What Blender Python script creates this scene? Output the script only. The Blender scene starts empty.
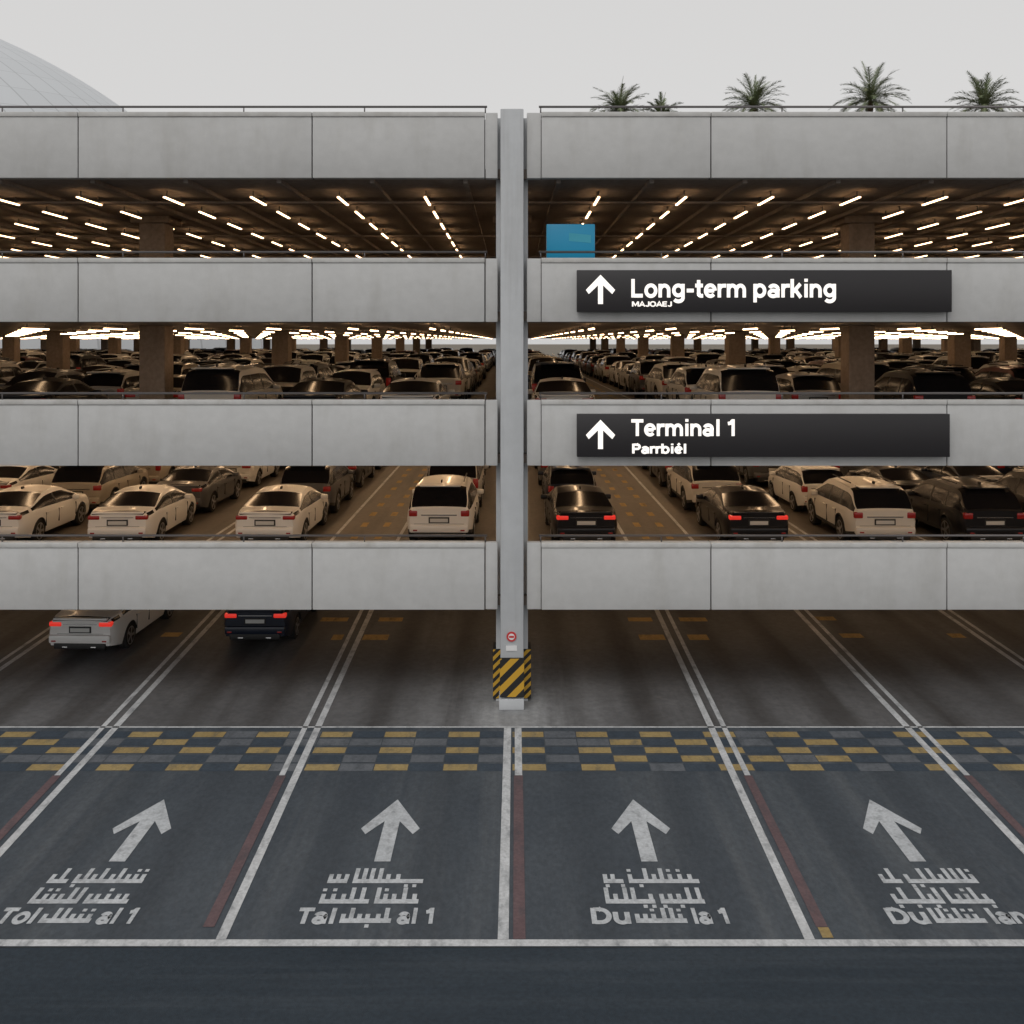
import bpy, bmesh, math, random
import numpy as np
from mathutils import Vector, Matrix
random.seed(7)
R = math.radians
S = bpy.context.scene
COL = S.collection
HZ = 8.13; FY = 22.0; F = 990.0

# ------------------------------------------------------------ materials
def mat(name, col, rough=0.6, metal=0.0, spec=None, coat=0.0, emit=None, estr=0.0):
    m = bpy.data.materials.new(name); m.use_nodes = True
    b = m.node_tree.nodes['Principled BSDF']
    b.inputs['Base Color'].default_value = (*col, 1)
    b.inputs['Roughness'].default_value = rough
    b.inputs['Metallic'].default_value = metal
    if spec is not None: b.inputs['Specular IOR Level'].default_value = spec
    b.inputs['Coat Weight'].default_value = coat
    if emit:
        b.inputs['Emission Color'].default_value = (*emit, 1)
        b.inputs['Emission Strength'].default_value = estr
    return m

def noisy(name, cols, scales, rough=0.8, bump=0.0, bscale=40, metal=0.0, spec=0.3, detail=6, fine=.2, patch=None, tracks=None):
    m = mat(name, cols[0], rough, metal, spec)
    nt = m.node_tree; N = nt.nodes; Lk = nt.links
    b = N['Principled BSDF']
    g = N.new('ShaderNodeNewGeometry')
    facs = []
    for i, sc in enumerate(scales):
        mp = N.new('ShaderNodeMapping'); mp.inputs['Scale'].default_value = sc
        mp.inputs['Location'].default_value = (i*7.3, i*3.1, i*1.7)
        Lk.new(g.outputs['Position'], mp.inputs['Vector'])
        n = N.new('ShaderNodeTexNoise'); n.inputs['Scale'].default_value = 1
        n.inputs['Detail'].default_value = detail; n.inputs['Roughness'].default_value = 0.6
        Lk.new(mp.outputs[0], n.inputs['Vector'])
        facs.append(n.outputs['Fac'])
    def ramp(f, a, c):
        r = N.new('ShaderNodeMapRange'); r.inputs['From Min'].default_value = a; r.inputs['From Max'].default_value = c
        Lk.new(f, r.inputs['Value']); return r.outputs[0]
    def mix(f, a, c):
        x = N.new('ShaderNodeMix'); x.data_type = 'RGBA'
        Lk.new(f, x.inputs['Factor'])
        for k, v in (('A', a), ('B', c)):
            s = [q for q in x.inputs if q.name == k and q.type == 'RGBA'][0]
            if isinstance(v, tuple): s.default_value = (*v, 1)
            else: Lk.new(v, s)
        return [o for o in x.outputs if o.type == 'RGBA'][0]
    c = mix(ramp(facs[0], 0.3, 0.7), cols[0], cols[1])
    if len(facs) > 1:
        c = mix(ramp(facs[1], 0.5, 0.8), c, cols[2])
    if tracks:
        sx = N.new('ShaderNodeSeparateXYZ'); Lk.new(g.outputs['Position'], sx.inputs[0])
        md = N.new('ShaderNodeMath'); md.operation = 'PINGPONG'; md.inputs[1].default_value = 2.07; Lk.new(sx.outputs[0], md.inputs[0])
        sb = N.new('ShaderNodeMath'); sb.operation = 'SUBTRACT'; sb.inputs[1].default_value = 1.25; Lk.new(md.outputs[0], sb.inputs[0])
        ab = N.new('ShaderNodeMath'); ab.operation = 'ABSOLUTE'; Lk.new(sb.outputs[0], ab.inputs[0])
        r1 = N.new('ShaderNodeMapRange'); r1.interpolation_type = 'SMOOTHSTEP'; r1.inputs['From Min'].default_value = .55; r1.inputs['From Max'].default_value = .05
        Lk.new(ab.outputs[0], r1.inputs['Value'])
        m2 = N.new('ShaderNodeMath'); m2.operation = 'MULTIPLY'; Lk.new(r1.outputs[0], m2.inputs[0]); Lk.new(ramp(facs[0], .25, .75), m2.inputs[1])
        c = mix(m2.outputs[0], c, tracks)
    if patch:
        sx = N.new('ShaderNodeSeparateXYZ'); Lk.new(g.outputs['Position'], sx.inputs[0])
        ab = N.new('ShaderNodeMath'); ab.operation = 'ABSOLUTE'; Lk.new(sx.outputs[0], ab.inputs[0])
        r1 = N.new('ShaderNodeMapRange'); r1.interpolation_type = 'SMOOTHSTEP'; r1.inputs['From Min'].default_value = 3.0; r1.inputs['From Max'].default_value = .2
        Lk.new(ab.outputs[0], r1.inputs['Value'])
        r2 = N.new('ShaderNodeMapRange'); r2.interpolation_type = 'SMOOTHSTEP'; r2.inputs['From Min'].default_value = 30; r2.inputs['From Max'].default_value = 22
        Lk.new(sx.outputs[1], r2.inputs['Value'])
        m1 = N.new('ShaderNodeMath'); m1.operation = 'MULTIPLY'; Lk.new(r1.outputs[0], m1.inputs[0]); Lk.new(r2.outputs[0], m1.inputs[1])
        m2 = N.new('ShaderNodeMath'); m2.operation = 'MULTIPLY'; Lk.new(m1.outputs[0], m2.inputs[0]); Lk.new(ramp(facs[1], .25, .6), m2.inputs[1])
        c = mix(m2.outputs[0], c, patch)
    if len(facs) > 2:
        mm = N.new('ShaderNodeMix'); mm.data_type = 'RGBA'; mm.blend_type = 'MULTIPLY'
        mm.inputs['Factor'].default_value = 1
        r = N.new('ShaderNodeMapRange'); r.inputs['From Min'].default_value = .3; r.inputs['From Max'].default_value = .7
        r.inputs['To Min'].default_value = 1-fine; r.inputs['To Max'].default_value = 1+fine*.7
        Lk.new(facs[2], r.inputs['Value'])
        A = [q for q in mm.inputs if q.name == 'A' and q.type == 'RGBA'][0]; B = [q for q in mm.inputs if q.name == 'B' and q.type == 'RGBA'][0]
        Lk.new(c, A); Lk.new(r.outputs[0], B)
        c = [o for o in mm.outputs if o.type == 'RGBA'][0]
    Lk.new(c, b.inputs['Base Color'])
    if bump:
        n = N.new('ShaderNodeTexNoise'); n.inputs['Scale'].default_value = bscale; n.inputs['Detail'].default_value = 4
        Lk.new(g.outputs['Position'], n.inputs['Vector'])
        bp = N.new('ShaderNodeBump'); bp.inputs['Strength'].default_value = bump; bp.inputs['Distance'].default_value = .02
        Lk.new(n.outputs['Fac'], bp.inputs['Height']); Lk.new(bp.outputs[0], b.inputs['Normal'])
    return m

M = {}
M['panel'] = noisy('painted_precast_concrete', ((.515,.515,.51),(.57,.57,.565),(.46,.455,.44)), [(.25,.3,.6),(1.3,2,.35),(4,3,5)], .7, .05, 12, fine=.05)
M['coping'] = noisy('coping_concrete', ((.52,.515,.50),(.60,.595,.58),(.41,.39,.36)), [(.4,.5,.8),(1.8,3,1.5),(4,4,4)], .7, .05, 12, fine=.08)
M['column'] = noisy('column_concrete', ((.48,.495,.51),(.54,.555,.57),(.42,.425,.43)), [(1,1,.3),(5,5,.3),(3,3,3)], .65, .05, 12, fine=.05)
M['joint'] = mat('joint_dark', (.03,.03,.03), .9)
M['slab'] = noisy('soffit_concrete', ((.29,.24,.21),(.36,.31,.275),(.21,.175,.15)), [(.3,.3,.3),(1.5,.25,1),(6,6,6)], .85)
M['deck'] = noisy('deck_concrete', ((.105,.088,.073),(.155,.135,.115),(.05,.043,.037)), [(.25,.2,.3),(1.6,.18,1),(6,6,6)], .5)
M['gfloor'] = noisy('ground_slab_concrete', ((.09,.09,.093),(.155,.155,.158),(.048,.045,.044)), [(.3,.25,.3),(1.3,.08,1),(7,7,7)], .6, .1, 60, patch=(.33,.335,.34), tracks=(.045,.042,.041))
M['icol'] = noisy('brown_column', ((.33,.25,.19),(.41,.32,.25),(.27,.21,.16)), [(1,1,.5),(3,3,.5),(8,8,8)], .8)
M['apron'] = noisy('apron_asphalt', ((.052,.063,.077),(.078,.091,.105),(.115,.125,.135)), [(.3,.25,.3),(2.0,.08,1),(14,9,9)], .75, .35, 90, tracks=(.046,.055,.066))
M['road'] = noisy('road_asphalt', ((.022,.032,.043),(.034,.046,.059),(.052,.064,.077)), [(.25,.6,.3),(.10,2.5,1),(16,16,9)], .8, .4, 90)
M['earth'] = noisy('desert_ground', ((.16,.14,.11),(.22,.19,.15),(.12,.1,.08)), [(.05,.05,.05),(.2,.2,1),(3,3,3)], .95)
M['white'] = noisy('white_road_paint', ((.46,.47,.48),(.62,.63,.64),(.16,.17,.18)), [(1.2,1.2,1),(6,2.5,1),(20,20,9)], .7)
M['lite'] = noisy('lettering_paint', ((.44,.46,.48),(.56,.58,.60),(.22,.23,.24)), [(1.2,1.2,1),(7,5,1),(25,25,9)], .7)
M['maroon'] = noisy('maroon_road_paint', ((.12,.08,.085),(.15,.10,.105),(.075,.07,.078)), [(1.2,1.2,1),(5,2,1),(20,20,9)], .8)
M['yellow'] = noisy('yellow_road_paint', ((.30,.215,.09),(.38,.285,.13),(.13,.12,.095)), [(1.2,1.2,1),(5,2,1),(20,20,9)], .8)
M['dyellow'] = noisy('deck_yellow_paint', ((.36,.24,.09),(.46,.31,.12),(.12,.10,.07)), [(1.2,1.2,1),(5,2,1),(20,20,9)], .8)
M['bgray'] = noisy('grey_block', ((.10,.11,.125),(.145,.155,.17),(.07,.08,.09)), [(1.2,1.2,1),(5,2,1),(20,20,9)], .8)
M['bdark'] = noisy('slate_block', ((.042,.057,.077),(.058,.075,.095),(.036,.046,.058)), [(1.2,1.2,1),(5,2,1),(20,20,9)], .8)
M['rail'] = mat('rail_metal', (.16,.15,.15), .4, .7)
M['signbk'] = mat('sign_face', (.020,.018,.020), .45)
M['signtx'] = mat('sign_lettering', (.9,.88,.85), .5, emit=(1,.93,.85), estr=.7)
M['teal'] = mat('blue_sign_face', (.008,.20,.36), .4, emit=(.01,.30,.5), estr=.18)
M['tealL'] = mat('blue_sign_mark', (.05,.38,.52), .5)
M['hazY'] = mat('hazard_yellow', (.58,.33,.03), .5)
M['hazK'] = mat('hazard_black', (.015,.015,.015), .5)
M['red'] = mat('sign_red', (.55,.04,.04), .5)
M['whitep'] = mat('sign_white', (.75,.75,.75), .5)
def lampmat(n, s): return mat(n, (.8,.7,.5), .5, emit=(1,.66,.37), estr=s)
M['lamp3'] = lampmat('tube_light_upper', 6.5)
M['lamp2'] = lampmat('tube_light_mid', 9.5)
M['lamp1'] = lampmat('tube_light_low', 13.5)
M['lamp0'] = lampmat('tube_light_ground', 4.0)
M['bark'] = noisy('palm_bark', ((.10,.075,.05),(.16,.12,.08),(.06,.045,.03)), [(3,3,8),(6,6,20),(20,20,20)], .9)
M['frond'] = noisy('palm_frond', ((.12,.16,.08),(.19,.22,.12),(.26,.23,.14)), [(1,1,1),(2,2,2),(8,8,8)], .55)

# ------------------------------------------------------------ builders
class MB:
    def __init__(s): s.bm = bmesh.new(); s.mats = []
    def mi(s, m):
        m = M[m] if isinstance(m, str) else m
        if m not in s.mats: s.mats.append(m)
        return s.mats.index(m)
    def box(s, x0, x1, y0, y1, z0, z1, m, bev=0.0, skip=()):
        vs = [s.bm.verts.new(p) for p in ((x0,y0,z0),(x1,y0,z0),(x1,y1,z0),(x0,y1,z0),(x0,y0,z1),(x1,y0,z1),(x1,y1,z1),(x0,y1,z1))]
        k = s.mi(m); fs = []
        for n, q in (('b',(3,2,1,0)),('t',(4,5,6,7)),('f',(0,1,5,4)),('r',(1,2,6,5)),('k',(2,3,7,6)),('l',(3,0,4,7))):
            if n in skip: continue
            f = s.bm.faces.new([vs[i] for i in q]); f.material_index = k; fs.append(f)
        if bev > 0:
            es = list({e for f in fs for e in f.edges})
            bmesh.ops.bevel(s.bm, geom=es, offset=bev, segments=2, affect='EDGES', profile=.5, material=-1)
        return vs
    def poly(s, pts, m):
        f = s.bm.faces.new([s.bm.verts.new(p) for p in pts]); f.material_index = s.mi(m); return f
    def cyl(s, p0, p1, r, m, n=10, r2=None, caps=True, smooth=True):
        p0 = Vector(p0); p1 = Vector(p1); d = (p1-p0).normalized()
        a = d.orthogonal().normalized(); b = d.cross(a); r2 = r if r2 is None else r2
        A = [s.bm.verts.new(p0+(a*math.cos(t)+b*math.sin(t))*r) for t in [2*math.pi*i/n for i in range(n)]]
        B = [s.bm.verts.new(p1+(a*math.cos(t)+b*math.sin(t))*r2) for t in [2*math.pi*i/n for i in range(n)]]
        k = s.mi(m)
        for i in range(n):
            f = s.bm.faces.new((A[i],A[(i+1)%n],B[(i+1)%n],B[i])); f.material_index = k; f.smooth = smooth
        if caps:
            for q in (A[::-1], B): s.bm.faces.new(q).material_index = k
    def up(s):
        for f in s.bm.faces:
            f.normal_update()
            if f.normal.z < 0: f.normal_flip()
    def obj(s, name, parent=None, fix=True, sharp=None):
        me = bpy.data.meshes.new(name)
        if fix: bmesh.ops.recalc_face_normals(s.bm, faces=s.bm.faces[:])
        s.bm.to_mesh(me); s.bm.free()
        for m in s.mats: me.materials.append(m)
        if sharp: me.set_sharp_from_angle(angle=R(sharp))
        o = bpy.data.objects.new(name, me); COL.objects.link(o)
        if parent: o.parent = parent
        return o
def empty(name, loc=(0,0,0)):
    e = bpy.data.objects.new(name, None); e.location = loc; COL.objects.link(e); return e
def fx(px): return (px-512)/45.0
def fz(py): return (708-py)/45.0

# ------------------------------------------------------------ grotesque lettering built from strokes
def ell(cx, cy, rx, ry, a0, a1, n=20):
    return [(cx+rx*math.cos(R(a0+(a1-a0)*i/n)), cy+ry*math.sin(R(a0+(a1-a0)*i/n))) for i in range(n+1)]
GL = {
 'L': (.54, [[(.085,0),(.085,.72)], [(.14,.07),(.50,.07)]]),
 'o': (.61, [ell(.305,.265,.205,.21,0,360,28)]),
 'n': (.57, [[(.09,0),(.09,.53)], [(.09,.28)]+ell(.275,.28,.18,.185,165,0,12)+[(.455,0)]]),
 'u': (.56, [[(.455,0),(.455,.53)], [(.09,.53),(.09,.25)]+ell(.27,.235,.18,.185,180,345,12)]),
 'g': (.61, [ell(.295,.275,.195,.195,0,360,26), [(.49,.53),(.49,.0)]+ell(.295,-.01,.195,.14,0,-150,12)]),
 '-': (.38, [[(.04,.27),(.34,.27)]]),
 't': (.37, [[(.17,.68),(.17,.14)]+ell(.27,.15,.10,.085,180,275,6)+[(.36,.068)], [(.02,.465),(.35,.465)]]),
 'e': (.59, [[(.10,.265),(.46,.265)], ell(.295,.265,.20,.21,0,318,26)]),
 'r': (.39, [[(.09,0),(.09,.53)], [(.09,.25)]+ell(.255,.28,.165,.18,165,95,8)+[(.38,.46)]]),
 'm': (.87, [[(.09,0),(.09,.53)], [(.09,.28)]+ell(.255,.285,.165,.18,165,0,12)+[(.42,0)], [(.43,.28)]+ell(.595,.285,.165,.18,165,0,12)+[(.76,0)]]),
 'p': (.61, [[(.09,.53),(.09,-.19)], ell(.295,.265,.20,.21,0,360,26)]),
 'b': (.61, [[(.09,.72),(.09,0)], ell(.295,.265,.20,.21,0,360,26)]),
 'a': (.58, [ell(.25,.16,.165,.11,0,360,22), [(.45,0),(.45,.33)]+ell(.27,.32,.18,.145,0,160,12)]),
 'k': (.54, [[(.09,0),(.09,.72)], [(.13,.22),(.44,.53)], [(.22,.30),(.46,.0)]]),
 'i': (.28, [[(.14,0),(.14,.53)], [(.14,.61),(.14,.73)]]),
 'l': (.28, [[(.14,0),(.14,.72)]]),
 '1': (.48, [[(.30,0),(.30,.72)], [(.06,.53),(.20,.56),(.26,.66)]]),
 'T': (.58, [[(.01,.65),(.57,.65)], [(.29,0),(.29,.60)]]),
 'P': (.62, [[(.09,0),(.09,.72)], [(.1,.65),(.36,.65)]+ell(.36,.495,.155,.155,90,-90,12)+[(.1,.34)]]),
 'D': (.68, [[(.085,0),(.085,.72)], [(.1,.65),(.28,.65)]+ell(.28,.36,.28,.29,90,-90,16)+[(.1,.07)]]),
 'M': (.80, [[(.075,0),(.075,.72)],[(.10,.70),(.38,.15),(.66,.70)],[(.69,0),(.69,.72)]]),
 'A': (.66, [[(.03,0),(.32,.70),(.61,0)],[(.15,.22),(.49,.22)]]),
 'J': (.50, [[(.40,.72),(.40,.20)]+ell(.24,.20,.16,.15,0,-170,10)]),
 'O': (.74, [ell(.36,.36,.28,.32,0,360,28)]),
 'E': (.58, [[(.085,0),(.085,.72)],[(.15,.66),(.52,.66)],[(.15,.36),(.48,.36)],[(.15,.06),(.52,.06)]]),
 '\u00e9': (.59, [[(.10,.265),(.46,.265)], ell(.295,.265,.20,.21,0,318,26), [(.24,.60),(.38,.74)]]),
 ' ': (.26, []),
}
def ribbon(pts, w):
    n = len(pts); L_, R_ = [], []
    closed = abs(pts[0][0]-pts[-1][0])+abs(pts[0][1]-pts[-1][1]) < 1e-6 and n > 3
    for i in range(n):
        p = Vector(pts[i])
        a = Vector(pts[i-1]) if i > 0 else (Vector(pts[-2]) if closed else None)
        b = Vector(pts[i+1]) if i < n-1 else (Vector(pts[1]) if closed else None)
        d1 = (p-a).normalized() if a is not None else None; d2 = (b-p).normalized() if b is not None else None
        if d1 is None: d1 = d2
        if d2 is None: d2 = d1
        n1 = Vector((-d1.y,d1.x)); n2 = Vector((-d2.y,d2.x)); mvec = (n1+n2)
        if mvec.length < 1e-6: mvec = n1.copy()
        mvec.normalize(); k = min(1/max(mvec.dot(n1),.4), 1.6)
        L_.append(p+mvec*w*k); R_.append(p-mvec*w*k)
    return L_, R_
def letters(mb, text, x0, x1, zb, caph, place, m, w=.065, track=.0):
    adv = sum(GL[c][0]+track for c in text)
    sx = (x1-x0)/adv; sy = caph/.72; x = 0; layer = 0
    for c in text:
        for st in GL[c][1]:
            L_, R_ = ribbon(st, w)
            for i in range(len(st)-1):
                q = [L_[i],L_[i+1],R_[i+1],R_[i]]
                mb.poly([place(x0+(x+v.x)*sx, zb+v.y*sy, layer) for v in q], m)
            layer = (layer+1) % 4
        x += GL[c][0]+track

# ------------------------------------------------------------ ground
mb = MB(); mb.poly([(-2500,-300,-.012),(2500,-300,-.012),(2500,3500,-.012),(-2500,3500,-.012)], 'earth'); mb.obj('ground')
mb = MB(); mb.poly([(-120,-12,-.006),(120,-12,-.006),(120,13.3,-.006),(-120,13.3,-.006)], 'road'); mb.obj('road')
mb = MB(); mb.poly([(-120,13.3,0),(120,13.3,0),(120,20.9,0),(-120,20.9,0)], 'apron'); mb.obj('apron_pavement')
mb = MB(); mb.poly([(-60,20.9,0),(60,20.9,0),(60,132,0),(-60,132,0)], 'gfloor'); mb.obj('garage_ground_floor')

Z1 = .004; Z2 = .008
mb = MB()
def line(x0, x1, y0, y1, w, m, ya=13.46, yb=29.8, z=Z2):
    X = lambda y: x0+(x1-x0)*(y-ya)/(yb-ya)
    mb.poly([(X(y0)-w/2,y0,z),(X(y0)+w/2,y0,z),(X(y1)+w/2,y1,z),(X(y1)-w/2,y1,z)], m)
lanes = [(-3.96,-4.25,-1),(4.05,4.38,1),(-8.05,-8.73,-1),(8.12,8.60,1),(-12.3,-12.9,-1),(12.35,12.95,1),(-16.4,-17.2,-1),(16.5,17.3,1)]
for a, b, s in lanes:
    line(a, b, 13.465, 36, .14, 'white')
    line(a+s*.25, b+s*.30, 13.75, 18.55, .16, 'maroon')
    line(a+s*.25, b+s*.30, 18.56, 36, .11, 'white')
line(-.12,-.06, 13.465, 20.84, .15, 'white'); line(.10,.16, 13.47, 18.55, .17, 'maroon'); line(.11,.15, 18.56, 20.84, .14, 'white')
line(4.31,4.6, 13.5, 13.74, .15, 'yellow')
mb.poly([(-60,13.31,Z2),(60,13.31,Z2),(60,13.46,Z2),(-60,13.46,Z2)], 'white')
mb.poly([(-60,20.85,Z2),(60,20.85,Z2),(60,20.92,Z2),(-60,20.92,Z2)], 'white')
for (a, b, c, d) in ((-4.95,-4.65,27.0,27.5),(-4.1,-3.4,27.0,27.5),(3.5,4.2,27.0,27.5),(4.85,5.4,27.0,27.5),(-5.6,-4.8,28.8,29.2),(-3.9,-3.2,28.8,29.2),(3.4,4.1,28.8,29.2),(4.9,5.7,28.8,29.2),(9.1,9.7,27.2,27.6),(8.9,9.5,28.9,29.3),(12.1,12.5,27.2,27.6),(-9.7,-9.2,27.3,27.7)):
    mb.poly([(a,c,Z1),(b,c,Z1),(b,d,Z1),(a,d,Z1)], 'dyellow')
mb.obj('lane_markings', fix=False)

mb = MB(); rnd = random.Random(3)
rows = 5; y0 = 18.72; dy = (20.70-y0)/rows
for r in range(rows):
    for c in range(-100, 100):
        cw = .66; x = c*cw
        if (c+r) % 2 == 0:
            m = 'yellow' if rnd.random() < (.9 if r % 2 == 0 else .3) else 'bgray'
        else:
            m = 'bdark' if rnd.random() < .85 else 'bgray'
        g = .01; gy = .03 if m != 'yellow' else .06
        mb.poly([(x+g,y0+r*dy+gy,Z1),(x+cw-g,y0+r*dy+gy,Z1),(x+cw-g,y0+(r+1)*dy-gy,Z1),(x+g,y0+(r+1)*dy-gy,Z1)], m)
mb.obj('checkered_crossing', fix=False)

AR = [(0,1),(.5,.50),(.40,.41),(.13,.62),(.13,0),(-.13,0),(-.13,.62),(-.40,.41),(-.5,.50)]
for x in (-6.18,-2.03,2.15,6.35):
    mb = MB()
    def P(i): return (x+AR[i][0]*.98, 15.48+AR[i][1]*2.1, Z2)
    for q in ((0,6,3),(0,3,2,1),(0,8,7,6),(3,6,5,4)): mb.poly([P(i) for i in q], 'lite')
    mb.up(); mb.obj('painted_arrow', fix=False)

def script_word(mb, x0, x1, yb, h, rnd, m='lite'):
    t = .066; z = Z2
    def q(a, b, c, d): mb.poly([(a,c,z),(b,c,z),(b,d,z),(a,d,z)], m)
    q(x0, x1, yb, yb+t*1.7); top = yb+t*1.7; x = x0; i = 0
    while x < x1-.05:
        k = rnd.random()
        hh = h*(1.0 if k < .42 else (.6 if k < .93 else 0))
        if hh: mb.poly([(x,top,z),(x+t,top,z),(x+t,yb+hh,z),(x,yb+hh,z)], m)
        if k > .82: q(x+.02, x+.08, yb-.11, yb-.03)
        elif k > .70 and hh: q(x, x+.06, yb+h*.76, yb+h*.94)
        x += rnd.choice((.115,.125,.15)); i += 1
rnd = random.Random(34)
gl = lambda x, y, k: (x, y, Z2+k*.0006)
for i, x in enumerate((-6.28,-2.06,2.10,6.30)):
    e = empty('painted_lettering')
    mb = MB()
    script_word(mb, x-.72, x-.42, 14.86, .42, rnd); script_word(mb, x-.34, x+.72, 14.86, .42, rnd)
    script_word(mb, x-.74, x-.02, 14.32, .42, rnd); script_word(mb, x+.06, x+.70, 14.32, .42, rnd)
    script_word(mb, x-.36, x+.36, 13.84, .37, rnd)
    mb.up(); mb.obj('cursive_strokes', e, fix=False)
    mb = MB()
    letters(mb, ('Tol','Tal','Du','Du')[i], x-.98, x-.42, 13.82, .39, gl, 'lite', .085)
    letters(mb, ('al 1','al 1','la 1','lan')[i], x+.44, x+.98, 13.82, .39, gl, 'lite', .085)
    mb.up(); mb.obj('latin_letters', e, fix=False)

# ------------------------------------------------------------ parking garage
G = empty('parking_garage', (0,0,0))
bands = [(610,543),(466,400),(322,258),(178,112)]
XL, XR = -60.0, 60.0; BACK = 130.0; SLAB = .24
left_j = [485,312,78,-155,-389,-620,-850,-1080,-1310,-1540,-1770,-2000]
right_j = [541,711,947,1181,1415,1649,1883,2117,2351,2585,2819,3000]
for bi, (pb, pt) in enumerate(bands):
    z0, z1 = fz(pb), fz(pt)
    mb = MB()
    zt = z1-.11
    for J, s in ((left_j,-1),(right_j,1)):
        for a, b in zip(J[:-1], J[1:]):
            xa, xb = sorted((fx(a), fx(b)))
            mb.box(xa+.013, xb-.013, FY, FY+.22, z0, zt, 'panel', .012)
            mb.box(xa+.008, xb-.008, FY-.022, FY+.27, zt+.002, z1, 'coping', .012)
        xa, xb = sorted((fx(J[0]), fx(497.5 if s < 0 else 526.5)))
        mb.box(xa+.01, xb, FY+.04, FY+.27, z0, z1-.01, 'panel', .01)
        x0, x1 = sorted((fx(J[-1]), fx(J[0])))
        mb.box(x0, x1, FY+.225, FY+.265, z0+.01, zt-.01, 'joint')
    mb.obj('facade_panels', G, sharp=35)
    mb = MB()
    mb.box(XL, XR, FY+.28, BACK, z0+.03, z0+SLAB, 'slab', skip=('t',))
    mb.poly([(XL,FY+.28,z0+SLAB),(XR,FY+.28,z0+SLAB),(XR,BACK,z0+SLAB),(XL,BACK,z0+SLAB)], 'deck')
    mb.obj('floor_slab', G, fix=False)
    mb = MB()
    for xa, xb in ((XL, fx(487)), (fx(539), XR)):
        zr = z1+.14
        mb.cyl((xa,FY+.12,zr),(xb,FY+.12,zr), .026, 'rail', 8)
        n = int((xb-xa)/2.6)
        for k in range(n+1):
            xx = xa+.04+(xb-xa-.08)*k/n
            mb.cyl((xx,FY+.12,z1),(xx,FY+.12,zr), .016, 'rail', 6)
    mb.obj('guard_rail', G)

mb = MB()
mb.box(fx(500.5), fx(523.5), FY-.12, FY+.42, .28, fz(110), 'column', .02)
mb.box(fx(499), fx(524), FY-.15, FY+.415, 0.0, .25, 'column', .02)
mb.obj('front_column', G, sharp=35)
mb = MB(); mb.box(-.36, .36, FY+.43, FY+.9, 0, fz(114), 'column'); mb.obj('rear_column', G)

def hazard(mb, xa, xb, y, za, zb, w=.16):
    n = int((xb-xa+zb-za)/w)+2
    for i in range(n):
        c0 = za-(xb-xa)+i*w; c1 = c0+w
        poly = [(xa,c0),(xb,c0+(xb-xa)),(xb,c1+(xb-xa)),(xa,c1)]
        def clip(p, lim, up):
            out = []
            for k in range(len(p)):
                a, b = p[k], p[(k+1)%len(p)]
                ia = (a[1] <= lim) if up else (a[1] >= lim); ib = (b[1] <= lim) if up else (b[1] >= lim)
                if ia: out.append(a)
                if ia != ib:
                    t = (lim-a[1])/(b[1]-a[1]); out.append((a[0]+t*(b[0]-a[0]), lim))
            return out
        p = clip(poly, zb, True)
        if len(p) >= 3: p = clip(p, za, False)
        if len(p) >= 3:
            try: mb.poly([(q[0],y,q[1]) for q in p], 'hazY' if i % 2 else 'hazK')
            except Exception: pass
mb = MB()
mb.box(fx(500), fx(524), FY-.16, FY-.125, .29, fz(656), 'hazK')
hazard(mb, fx(500), fx(524), FY-.163, .30, fz(656.5), .19)
mb.box(-.43,.43, FY+.425, FY+.93, .05, fz(655), 'hazK')
hazard(mb, -.43, .43, FY+.422, .06, fz(655.5), .10)
mb.obj('column_guard', None, fix=False)
e = empty('round_sign')
mb = MB(); mb.cyl((fx(511.5),FY-.125,fz(635)),(fx(511.5),FY-.145,fz(635)), .11, 'red', 24)
mb.cyl((fx(511.5),FY-.1455,fz(635)),(fx(511.5),FY-.149,fz(635)), .07, 'whitep', 20)
mb.box(fx(509),fx(514),FY-.153,FY-.15,fz(636),fz(634),'red'); mb.obj('sign_disc', e)
mb = MB(); mb.box(fx(506),fx(517),FY-.14,FY-.122,fz(649),fz(644),'whitep'); mb.obj('sign_plate', e)

# interior columns
mb = MB()
for k in range(-5, 6):
    x = k*10.25-.3*(k < 0)
    for r in range(7):
        y = 29+r*16
        if not (k == 0 and r == 0):
            mb.box(x-.38, x+.38, y, y+.76, fz(466)+SLAB, fz(322)+.03, 'icol', .03)
            mb.box(x-.38, x+.38, y, y+.76, fz(322)+SLAB, fz(178)+.03, 'icol', .03)
        mb.box(x-.56, x+.56, y-.18, y+.94, fz(178)-.17, fz(178)+.03, 'icol')
        if r >= 2:
            mb.box(x-.38, x+.38, y, y+.76, fz(610)+SLAB, fz(466)+.03, 'icol'); mb.box(x-.38, x+.38, y, y+.76, 0, fz(610)+.03, 'icol')
mb.obj('interior_columns', G)

mb = MB(); zc = fz(178)+.03
for k in range(-28, 29):
    x = k*2.1+1.05
    mb.box(x-.05, x+.05, FY+.3, BACK, zc-.10, zc-.001, 'slab')
for r in range(0, 13):
    y = 25.2+r*8.0
    mb.box(XL, XR, y, y+.25, zc-.15, zc-.101, 'slab')
mb.obj('soffit_ribs', G)

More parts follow.
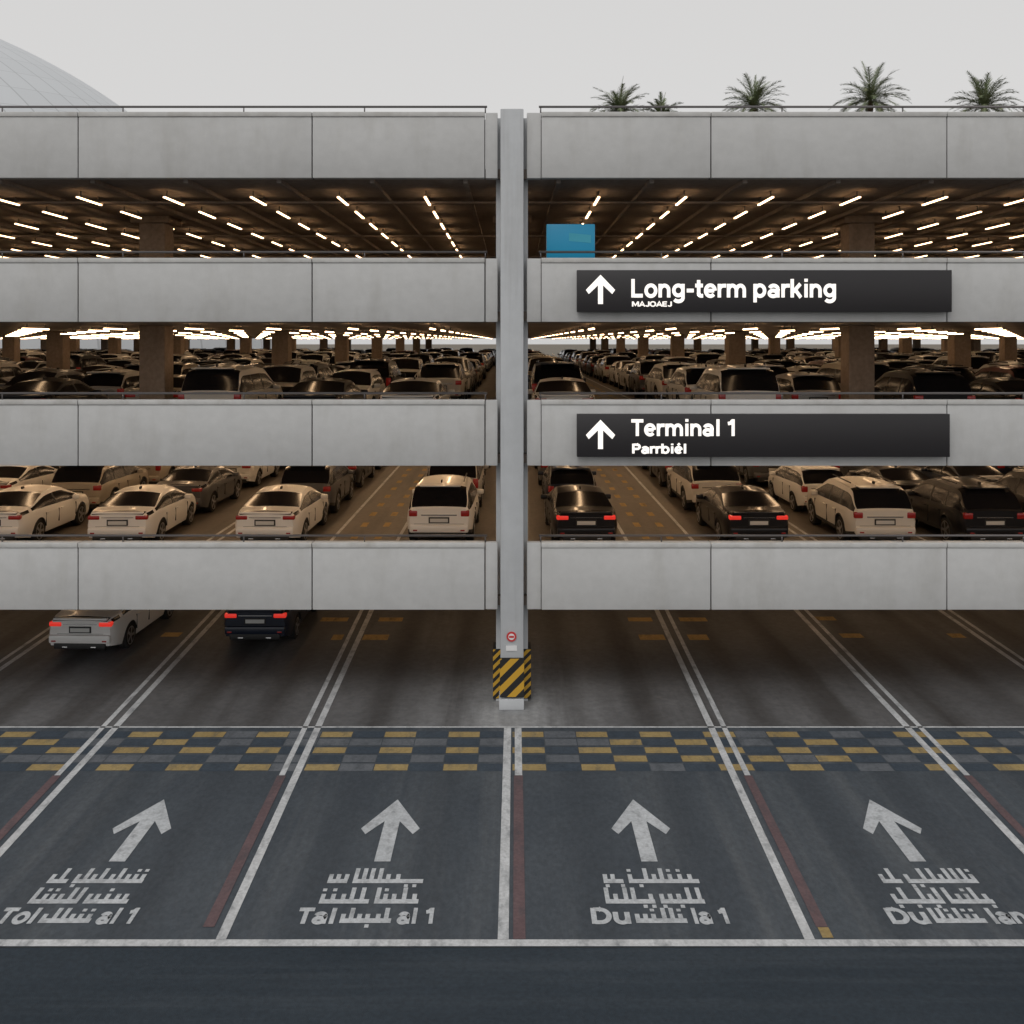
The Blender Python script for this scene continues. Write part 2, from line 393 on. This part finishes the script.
def tubes(zc, m, ymax, name, full=True, drop=.10, w=.035, y0=23.9, ln=1.35, pitch=2.7, hgt=.035, dx=2.1):
    mb = MB()
    for k in range(-27, 28):
        x = k*dx; y = y0
        while y < ymax:
            if abs(x) < y*.6+5:
                z = zc-drop
                if full:
                    mb.box(x-w, x+w, y, y+ln, z-hgt, z, m, skip=('t',))
                    mb.box(x-w*.8, x+w*.8, y+.04, y+ln-.04, z+.002, z+.02, 'slab')
                    for q in (.2, ln-.2): mb.box(x-.012, x+.012, y+q, y+q+.02, z+.021, zc-.002, 'rail')
                else:
                    mb.poly([(x-w,y,z),(x-w,y+ln,z),(x+w,y+ln,z),(x+w,y,z)], m)
            y += pitch
    return mb.obj(name, G, fix=False)
tubes(fz(178)+.03, 'lamp3', 62, 'tube_lights', drop=.165, w=.026, ln=1.4, pitch=2.7, hgt=.028)
tubes(fz(322)+.03, 'lamp2', 105, 'tube_lights', drop=.12, w=.03, hgt=.032, ln=1.4, pitch=4.0, y0=25.5)
tubes(fz(466)+.03, 'lamp1', 60, 'tube_lights', full=False, w=.055, ln=2.6, pitch=4.5)
tubes(fz(610)+.03, 'lamp0', 50, 'tube_lights', full=False, w=.055, ln=2.6, pitch=4.5, y0=27)

for zf in (fz(610)+SLAB+.004, fz(466)+SLAB+.004):
    mb = MB()
    for s in (-1, 1):
        for xx in (3.9, 4.6):
            y = 23
            while y < 70:
                mb.poly([(s*xx-.10,y,zf),(s*xx+.10,y,zf),(s*xx+.10,y+.7,zf),(s*xx-.10,y+.7,zf)], 'dyellow'); y += 1.9
        for xx in (.18, 3.3, 5.2, 8.45, 8.75, 11.9, 15.2):
            mb.poly([(s*xx-.05,22.4,zf),(s*xx+.05,22.4,zf),(s*xx+.05,90,zf),(s*xx-.05,90,zf)], 'white')
    mb.up(); mb.obj('deck_markings', G, fix=False)

# ------------------------------------------------------------ signs
YS = FY-.2
def sx_(px): return (px-512)*YS/F
def sz_(py): return HZ+(342-py)*YS/F
SA = [(0,1),(.5,.48),(.40,.34),(.085,.64),(.085,0),(-.085,0),(-.085,.64),(-.40,.34),(-.5,.48)]
def sign(px0, px1, py0, py1, texts, apx):
    e = empty('direction_sign')
    mb = MB(); mb.box(sx_(px0), sx_(px1), YS, YS+.14, sz_(py1), sz_(py0), 'signbk', .01)
    for q in (px0+40, (px0+px1)/2, px1-40): mb.box(sx_(q)-.05, sx_(q)+.05, YS+.14, FY-.002, sz_(py1)+.2, sz_(py0)-.2, 'rail')
    mb.obj('sign_box', e, sharp=35)
    mb = MB(); a, b, c, d = apx
    P = [(sx_((a+b)/2)+p[0]*(b-a)/45, YS-.005, sz_(d)+p[1]*(d-c)/45) for p in SA]
    for q in ((0,6,3),(0,3,2,1),(0,8,7,6),(3,6,5,4)): mb.poly([P[i] for i in q], 'signtx')
    mb.obj('arrow_symbol', e, fix=False)
    for t in texts:
        mb = MB(); letters(mb, t[0], sx_(t[1]), sx_(t[2]), sz_(t[3]), t[4]/45.4, lambda x, z, k: (x, YS-.004-k*.0008, z), 'signtx', t[5])
        mb.obj('sign_lettering', e, fix=False)
sign(577, 952, 270, 312, [('Long-term parking', 631, 837, 297.5, 18.5, .074), ('MAJOAEJ', 632, 672, 306.5, 5.0, .085)], (586,615,275,304))
sign(577, 950, 414, 457, [('Terminal 1', 631, 737, 436, 16.8, .074), ('Parrbi\u00e9l', 632, 687, 453.5, 9.8, .085)], (586,615,420,449))
e = empty('blue_sign'); mb = MB()
y = FY+.7
def qx(px): return (px-512)*y/F
def qz(py): return HZ+(342-py)*y/F
mb.box(qx(546.5), qx(595), y, y+.15, qz(262), qz(224), 'teal', .02)
mb.poly([(qx(569),y-.004,qz(233)),(qx(591),y-.004,qz(235)),(qx(591),y-.004,qz(243)),(qx(569),y-.004,qz(241))], 'tealL')
mb.box(qx(552), qx(556), y+.03, y+.1, fz(322)+SLAB, qz(262), 'rail'); mb.box(qx(586), qx(590), y+.03, y+.1, fz(322)+SLAB, qz(262), 'rail')
mb.obj('sign_box', e, sharp=35)

# ------------------------------------------------------------ cars
glass = mat('car_glass', (.008,.008,.010), .16, spec=.3)
tire = mat('tire_rubber', (.018,.018,.018), .85)
rimm = mat('alloy_rim', (.42,.42,.43), .35, .8)
trim = mat('black_trim', (.02,.02,.02), .6)
tail = mat('tail_lamp', (.20,.010,.010), .25, coat=.4, emit=(1,.05,.03), estr=.04)
tailon = mat('tail_lamp_lit', (.5,.02,.02), .2, emit=(1,.05,.03), estr=.5)
head = mat('head_lamp', (.5,.5,.52), .15, .3)
plate = mat('number_plate', (.6,.6,.58), .5)
chrome = mat('chrome', (.7,.7,.7), .2, 1)
paints = {
 'white': mat('paint_white', (.80,.79,.77), .35, coat=.35), 'pearl': mat('paint_pearl', (.66,.63,.58), .35, coat=.35),
 'black': mat('paint_black', (.009,.009,.011), .35, spec=.35, coat=.25), 'grey': mat('paint_grey', (.10,.10,.105), .38, .2, coat=.3),
 'silver': mat('paint_silver', (.45,.44,.43), .4, .3, coat=.3), 'beige': mat('paint_beige', (.42,.37,.30), .38, .2, coat=.3),
 'navy': mat('paint_navy', (.012,.018,.035), .35, spec=.35, coat=.3), 'maroon': mat('paint_maroon', (.10,.018,.016), .35, coat=.3)}

def sm(a, n):
    for _ in range(n):
        b = a.copy(); b[1:-1] = (a[:-2]+2*a[1:-1]+a[2:])/4; a = b
    return a
KINDS = {
 'sedan': dict(L=4.7, W=1.86, top=[(-2.35,.97),(-2.28,1.04),(-1.72,1.08),(-.80,1.38),(-.1,1.44),(.35,1.41),(1.22,1.03),(1.4,.99),(2.05,.88),(2.28,.76),(2.35,.62)],
               belt=[(-2.35,.90),(-1.6,.98),(1.2,.91),(2.0,.80),(2.35,.52)], wb=1.38, wr=.335, lo=.24),
 'suv': dict(L=4.65, W=1.92, top=[(-2.32,1.06),(-2.24,1.14),(-1.90,1.57),(-1.6,1.66),(-.3,1.70),(.3,1.66),(1.12,1.20),(1.3,1.12),(2.0,1.02),(2.24,.90),(2.32,.72)],
               belt=[(-2.32,1.00),(-1.8,1.07),(1.2,1.02),(2.0,.92),(2.32,.62)], wb=1.36, wr=.37, lo=.30),
 'wagon': dict(L=4.95, W=1.98, top=[(-2.47,1.08),(-2.40,1.16),(-2.18,1.68),(-1.95,1.79),(-.3,1.83),(.4,1.78),(1.15,1.26),(1.35,1.18),(2.15,1.10),(2.38,.98),(2.47,.76)],
               belt=[(-2.47,1.04),(-1.9,1.12),(1.2,1.08),(2.1,.98),(2.47,.66)], wb=1.45, wr=.39, lo=.32),
 'hatch': dict(L=4.15, W=1.80, top=[(-2.07,.98),(-2.0,1.08),(-1.66,1.42),(-1.25,1.51),(-.2,1.54),(.35,1.49),(1.15,1.07),(1.3,1.02),(1.8,.92),(2.0,.80),(2.07,.64)],
               belt=[(-2.07,.94),(-1.6,1.00),(1.1,.94),(1.8,.82),(2.07,.55)], wb=1.27, wr=.32, lo=.24)}
def make_car(kind, paint, lit=False):
    K = KINDS[kind]; L = K['L']; hl = L/2; W = K['W']; body = paints[paint]
    tall = kind in ('suv', 'wagon')
    n = 96; ys = np.linspace(-hl, hl, n)
    zt = sm(np.interp(ys, *zip(*K['top'])), 3); zb = sm(np.interp(ys, *zip(*K['belt'])), 4)
    hw = W/2*sm(np.interp(ys, [-hl,-hl+.08,-hl+.3,-hl+.8,hl-1,hl-.4,hl-.12,hl], [.85,.92,.975,1,1,.96,.88,.74]), 3)
    hmax = max(zt-zb)
    zlo = np.interp(ys, [-hl,-hl+.5,hl-.5,hl], [K['lo']+.1,K['lo'],K['lo'],K['lo']+.06])
    Ra = K['wr']+.055
    for i, y in enumerate(ys):
        for c in (-K['wb'], K['wb']):
            if abs(y-c) < Ra: zlo[i] = max(zlo[i], K['wr']+math.sqrt(Ra*Ra-(y-c)**2))
    mb = MB(); bm = mb.bm; rings = []
    NS, NW, NR = 8, 4, 6
    for i in range(n):
        h = max(zt[i]-zb[i], .02); q = min(1, h/hmax); ring = []
        for k in range(NS):
            t = k/(NS-1); z = zlo[i]+(zb[i]-zlo[i])*t
            u = (z-.25)/(zb[i]-.25)
            bul = np.interp(u, [0,.12,.35,.66,.74,.93,1], [.93,.96,.98,1.0,.98,.965,.94])
            ring.append((hw[i]*bul, z))
        xb = hw[i]*.935; xe = hw[i]*(.92-(.18 if tall else .23)*q); ze = zb[i]+h*.88
        for k in range(1, NW+1):
            t = k/NW; x = xb+(xe-xb)*(t**1.25); ring.append((x, zb[i]+(ze-zb[i])*t))
        for k in range(1, NR+1):
            v = k/NR; ring.append((xe*(1-v), ze+h*.12*(1-(1-v)**2.2)+.012*(1-(1-v)**2)))
        rings.append(ring)
    m_body, m_glass, m_trim = mb.mi(body), mb.mi(glass), mb.mi(trim)
    nr = len(rings[0])
    Rv = [[bm.verts.new((x,ys[i],z)) for x, z in rings[i]] for i in range(n)]
    Lv = [[(Rv[i][j] if j == nr-1 else bm.verts.new((-rings[i][j][0],ys[i],rings[i][j][1]))) for j in range(nr)] for i in range(n)]
    pil = (-.25,-1.25) if tall else (-.25,)
    for i in range(n-1):
        ym = (ys[i]+ys[i+1])/2; h = ((zt[i]-zb[i])+(zt[i+1]-zb[i+1]))/2; q = h/hmax
        slope = abs(zt[i+1]-zt[i])/(ys[1]-ys[0])
        for j in range(nr-1):
            mi = m_body
            if j == 0: mi = m_trim if tall else m_body
            if NS-1 <= j < NS+NW-2:
                if q > .24: mi = m_glass
                if any(abs(ym-p) < .05 for p in pil): mi = m_trim
            if j >= NS+NW-1 and slope > (.24 if ym < 0 else .3) and q > .17 and q < .975: mi = m_glass
            for V, fl in ((Rv, 0), (Lv, 1)):
                a = (V[i][j],V[i][j+1],V[i+1][j+1],V[i+1][j])
                f = bm.faces.new(a if not fl else a[::-1]); f.material_index = mi; f.smooth = True
    for i in (0, n-1):
        for j in range(nr-1):
            v = list(dict.fromkeys([Rv[i][j],Rv[i][j+1],Lv[i][j+1],Lv[i][j]]))
            f = bm.faces.new(v); f.material_index = m_body; f.smooth = True
    r = -hl; zbt = K['belt'][0][1]
    mb.box(-W*.43, W*.43, r-.075, r+.2, .40, .62, body, .05)
    mb.box(-W*.36, W*.36, r-.06, r+.15, .26, .42, trim, .03)
    mb.box(-.29, .29, r-.012, r+.02, .66, .83, trim, .008)
    mb.box(-.25, .25, r-.022, r-.013, .69, .79, plate)
    tm = tailon if lit else tail
    A_ = {'sedan': (.48, .815, .82, .945), 'suv': (.60, .845, .84, 1.02), 'wagon': (.68, .87, .80, 1.12), 'hatch': (.60, .80, .76, .97)}[kind]
    for s in (-1, 1):
        a, b = sorted((s*A_[0], s*A_[1])); mb.box(a, b, r-.015, r+.16, A_[2], A_[3], tm, .035)
        a, b = sorted((s*.60, s*.72)); mb.box(a, b, r-.081, r-.05, .45, .49, tail, .008)
        a, b = sorted((s*.30, s*.44)); mb.box(a, b, r-.075, r-.02, .29, .33, chrome, .008)
        a, b = sorted((s*.44, s*.76)); mb.box(a, b, hl-.22, hl+.0, .60, .73, head, .03)
        a, b = sorted((s*(W/2-.06), s*(W/2+.15))); mb.box(a, b, .78, .92, zbt+.0, zbt+.14, body, .03)
        for hy in (.05,-.85):
            a, b = sorted((s*(W/2-.03), s*(W/2+.012))); mb.box(a, b, hy-.1, hy+.1, zbt-.14, zbt-.115, body)
        for hy in (.95,-.2,-1.02):
            a, b = sorted((s*(W/2-.05), s*(W/2+.001))); mb.box(a, b, hy-.007, hy+.007, .42, zbt-.1, trim)
        for yc in (-K['wb'], K['wb']):
            xo = s*(W/2-.03); xi = s*(W/2-.25); wr = K['wr']
            mb.cyl((xi,yc,wr),(xo-s*.03,yc,wr), wr, tire, 28); mb.cyl((xo-s*.03,yc,wr),(xo,yc,wr), wr, tire, 28, wr-.03)
            mb.cyl((xo-s*.01,yc,wr),(xo+s*.004,yc,wr), wr*.68, trim, 24)
            for q in range(5):
                t = 2*math.pi*q/5; d = Vector((0,math.cos(t),math.sin(t))); c = Vector((xo+s*.012,yc,wr)); w = Vector((0,-d.z,d.y))*.03
                mb.poly([c+w,c-w,c-w*1.3+d*wr*.64,c+w*1.3+d*wr*.64], rimm)
            mb.cyl((xo+s*.005,yc,wr),(xo+s*.018,yc,wr), .06, rimm, 14)
            nn = 24
            for q in range(nn):
                t0 = 2*math.pi*q/nn; t1 = 2*math.pi*(q+1)/nn; X = xo+s*.011
                mb.poly([(X,yc+math.cos(t)*rr,wr+math.sin(t)*rr) for t, rr in ((t0,wr*.64),(t1,wr*.64),(t1,wr*.72),(t0,wr*.72))], rimm)
    mb.box(-W*.34, W*.34, -hl+.3, hl-.3, .22, .62, trim)
    mb.box(-W*.25, W*.25, hl-.05, hl+.02, .42, .62, trim, .02)
    xs_ = .60 if kind == 'sedan' else .70
    mb.box(-xs_, xs_, r-.003, r+.02, .635, .643, trim)
    if kind == 'sedan':
        mb.box(-.44,.44, r-.010, r+.02, .875, .893, chrome)
        mb.box(-.70,.70, r-.015, r+.10, .985, 1.04, body, .015)
    else:
        mb.box(-.5,.5, r-.018, r+.02, .875, .90, chrome)
        zc = max(zt); mb.box(-.58,.58, K['top'][2][0]-.10, K['top'][3][0]+.05, zc-.075, zc-.03, body, .02)
    if tall:
        zr_ = max(zt)
        for s in (-1,1): mb.cyl((s*.64,-1.4,zr_),(s*.62,.2,zr_+.02), .018, chrome if kind == 'wagon' else trim, 8)
    mb.box(-.02,.02, K['top'][3][0]+.1 if kind!='sedan' else -.6, (K['top'][3][0]+.25) if kind!='sedan' else -.45, zt.max()-.03, zt.max()+.05, trim, .008)
    bmesh.ops.recalc_face_normals(bm, faces=bm.faces[:])
    me = bpy.data.meshes.new('car_body_'+kind+'_'+paint); bm.to_mesh(me); bm.free()
    for m in mb.mats: me.materials.append(m)
    me.set_sharp_from_angle(angle=R(38))
    return me
cache = {}
def car(kind, paint, x, yrear, z, rot=0.0, lit=False, flip=False):
    key = (kind, paint, lit)
    if key not in cache: cache[key] = make_car(*key)
    o = bpy.data.objects.new('parked_car', cache[key]); COL.objects.link(o)
    o.location = (x, yrear+KINDS[kind]['L']/2, z); o.rotation_euler = (0,0,R(rot)+(math.pi if flip else 0))
zf = fz(610)+SLAB
rowp = 5.4
L1 = {-14.35: [('sedan','white',27.2),('suv','beige',32.4)], -10.9: [('sedan','white',27.2),('sedan','grey',32.3),('sedan','white',38.3)],
      -6.75: [('sedan','white',27.2),('suv','grey',32.2),('sedan','black',38)], -2.0: [('suv','white',27.6),('wagon','silver',33.2)],
      1.98: [('sedan','black',27.2),('hatch','navy',32.6),('sedan','grey',38.5)], 6.75: [('sedan','black',27.2),('suv','pearl',32.8),('sedan','black',38.2)],
      10.3: [('suv','pearl',27.3),('hatch','white',32.6),('suv','grey',38.6)], 13.25: [('suv','black',27.2),('sedan','black',32.4),('suv','grey',38)],
      16.3: [('wagon','black',28),('sedan','navy',33.6)], -17.6: [('suv','beige',27.5),('sedan','white',33)]}
rnd = random.Random(5)
PC = ['white','white','white','black','black','grey','silver','pearl','pearl','navy','beige','silver','white','maroon']
KC = ['sedan','sedan','suv','hatch','suv','wagon']
for x, lst in L1.items():
    for k, p, y in lst:
        car(k, p, x, y, zf, rnd.uniform(-1.5,1.5), lit=(k == 'sedan' and p == 'black' and y < 28)); last = y
    y = last+rowp
    while y < 70:
        if rnd.random() < .9: car(rnd.choice(KC), rnd.choice(PC), x+rnd.uniform(-.1,.1), y+rnd.uniform(-.1,.1), zf, rnd.uniform(-1,1))
        y += rowp+.1
for x in (19.6, 22.4, 25.2, -20.5, -23.3, -26.2):
    y = 27.4
    while y < 60:
        car(rnd.choice(KC), rnd.choice(PC), x, y+rnd.uniform(-.1,.1), zf); y += rowp
zf = fz(466)+SLAB
first = {-14.0:('sedan','black'), -11.2:('sedan','beige'), -8.3:('wagon','pearl'), -5.6:('sedan','black'), -2.75:('sedan','white'),
         1.6:('sedan','white'), 6.6:('wagon','white'), 10.8:('suv','pearl'), 13.4:('sedan','black')}
xs = [-2.75-2.75*i for i in range(20)]+[1.6]+[6.6+2.75*i for i in range(19)]
for x in xs:
    y = 27.2+rnd.uniform(0,.5); j = 0
    while y < 122:
        if abs(x) > y*.56+3: y += rowp; j += 1; continue
        near = [v for q, v in first.items() if abs(q-x) < 1.2]
        if j == 0 and near: k, p = near[0]
        else: k = rnd.choice(KC); p = rnd.choice(PC)
        clash = any(abs(x-(kk*10.25-.3*(kk < 0))) < 1.4 and (y < 29+16*r+.9 and y+4.9 > 29+16*r-.1) for kk in range(-5,6) for r in range(7))
        if clash and j == 0: y = 30.2; car(k, p, x, y, zf)
        elif not clash and (j == 0 or rnd.random() < .93): car(k, p, x+rnd.uniform(-.12,.12), y, zf, rnd.uniform(-1.2,1.2), flip=(j > 0 and rnd.random() < .3))
        y += rowp+rnd.uniform(-.05,.2); j += 1
car('sedan','white', -11.0, 25.4, 0, -2, lit=True)
car('sedan','navy', -6.8, 26.2, 0, 0, lit=True)

# ------------------------------------------------------------ palms in planters on the roof deck
def palm(x, y, zroof, zc, r, seed):
    rnd = random.Random(seed); e = empty('palm_tree', (x,y,zroof)); H = zc-zroof
    mb = MB(); prev = Vector((0,0,0)); k = 20
    for i in range(k):
        nx = Vector((math.sin(i*.22+seed)*.06, 0, H*(i+1)/k)); r0 = .26-.08*i/k
        mb.cyl(prev, nx, r0+.035, 'bark', 10, r0); prev = nx
    mb.obj('trunk', e)
    mb = MB(); nf = 54
    for i in range(nf):
        az = i*2.39996+rnd.uniform(-.3,.3); el = R(80-98*(i/nf)**.8+rnd.uniform(-9,9)); ln = r*rnd.uniform(.85,1.12)
        d = Vector((math.cos(az)*math.cos(el), math.sin(az)*math.cos(el), math.sin(el)))
        side = Vector((-math.sin(az), math.cos(az), 0)); p = prev.copy(); pts = [p.copy()]
        n = 14
        for q in range(n):
            p = p+d*ln/n; d = (d+Vector((0,0,-.05-.085*q/n))).normalized(); pts.append(p.copy())
        for q in range(n):
            a, b = pts[q], pts[q+1]; w = side*.028
            mb.poly([a-w,a+w,b+w,b-w], 'frond')
            if q < 1: continue
            t = q/n; ll = r*.24*math.sin(math.pi*min(1,.22+t*.7))
            for s in (-1,1):
                for u in (0,.5):
                    o = a.lerp(b,u); dr = ((b-a).normalized()*.85+side*s*.7+Vector((0,0,rnd.uniform(-.25,.25)))).normalized()
                    wv = (b-a).normalized()*.045
                    mb.poly([o-wv,o+wv,o+dr*ll], 'frond')
    mb.obj('fronds', e, fix=False)
    mb = MB(); mb.cyl((0,0,0),(0,0,.6), .9, 'coping', 20, 1.0); mb.obj('planter', e)
y = 78; zr = fz(178)+SLAB; sc = y/F
for px, py, r, sd in ((620,112,34,1),(661,118,25,5),(754,107,37,2),(870,101,39,3),(983,107,38,4)):
    palm((px-512)*sc, y, zr, HZ+(342-py)*sc, r*sc, sd)

# ------------------------------------------------------------ terminal building, curved shell
mt = mat('terminal_cladding', (.5,.52,.54), .45, .1)
nt = mt.node_tree; uv = nt.nodes.new('ShaderNodeUVMap'); uv.uv_map = 'UVMap'
br = nt.nodes.new('ShaderNodeTexBrick'); br.offset = 0; br.inputs['Scale'].default_value = 1
br.inputs['Brick Width'].default_value = 1/80; br.inputs['Row Height'].default_value = 1/26; br.inputs['Mortar Size'].default_value = .0004
br.inputs['Color1'].default_value = (.58,.60,.62,1); br.inputs['Color2'].default_value = (.56,.58,.60,1); br.inputs['Mortar'].default_value = (.43,.445,.46,1)
nt.links.new(uv.outputs[0], br.inputs['Vector']); nt.links.new(br.outputs[0], nt.nodes['Principled BSDF'].inputs['Base Color'])
bm = bmesh.new(); uvl = bm.loops.layers.uv.new('UVMap'); nu, nv = 144, 60; g = []
for i in range(nu+1):
    th = 2*math.pi*i/nu; row = []
    for j in range(nv+1):
        ph = math.pi/2*j/nv
        row.append(bm.verts.new((-160+116*math.cos(ph)*math.cos(th), 190+52*math.cos(ph)*math.sin(th), 78.2*math.sin(ph))))
    g.append(row)
for i in range(nu):
    for j in range(nv):
        f = bm.faces.new((g[i][j],g[i+1][j],g[i+1][j+1],g[i][j+1])); f.smooth = True
        for l, c in zip(f.loops, ((i,j),(i+1,j),(i+1,j+1),(i,j+1))): l[uvl].uv = (c[0]/nu, c[1]/nv)
bmesh.ops.recalc_face_normals(bm, faces=bm.faces[:])
me = bpy.data.meshes.new('shell'); bm.to_mesh(me); bm.free(); me.materials.append(mt)
e = empty('terminal_building'); o = bpy.data.objects.new('curved_shell_roof', me); COL.objects.link(o); o.parent = e

# ------------------------------------------------------------ world, sun, camera
w = bpy.data.worlds.new('World'); S.world = w; w.use_nodes = True; nt = w.node_tree
bg = nt.nodes['Background']; bg.inputs['Strength'].default_value = .1
sky = nt.nodes.new('ShaderNodeTexSky'); sky.sky_type = 'NISHITA'; sky.sun_disc = False
EL, AZ = R(48), R(200)
sky.sun_elevation = EL; sky.sun_rotation = AZ; sky.dust_density = 4; sky.air_density = 1
hs = nt.nodes.new('ShaderNodeHueSaturation'); hs.inputs['Saturation'].default_value = .1
nt.links.new(sky.outputs[0], hs.inputs['Color'])
mx = nt.nodes.new('ShaderNodeMix'); mx.data_type = 'RGBA'; mx.inputs['Factor'].default_value = .76
A = [q for q in mx.inputs if q.name == 'A' and q.type == 'RGBA'][0]; B = [q for q in mx.inputs if q.name == 'B' and q.type == 'RGBA'][0]
nt.links.new(hs.outputs[0], A); B.default_value = (7.75,7.65,7.55,1)
nt.links.new([q for q in mx.outputs if q.type == 'RGBA'][0], bg.inputs['Color'])
sl = bpy.data.lights.new('sun', 'SUN'); sl.energy = .6; sl.angle = R(25); sl.color = (1,.97,.93)
so = bpy.data.objects.new('sun', sl); COL.objects.link(so)
dv = Vector((math.sin(AZ)*math.cos(EL), math.cos(AZ)*math.cos(EL), math.sin(EL)))
so.rotation_euler = (-dv).to_track_quat('-Z','Y').to_euler(); so.location = (0,-20,60)
cd = bpy.data.cameras.new('camera'); co = bpy.data.objects.new('camera', cd); COL.objects.link(co)
co.location = (0,0,HZ); co.rotation_euler = (R(90),0,0); cd.sensor_width = 36; cd.lens = 36*F/1024
cd.shift_y = -(512-342)/1024; cd.clip_end = 6000; cd.clip_start = .1
S.camera = co
S.view_settings.view_transform = 'Standard'; S.view_settings.look = 'None'; S.view_settings.exposure = 0
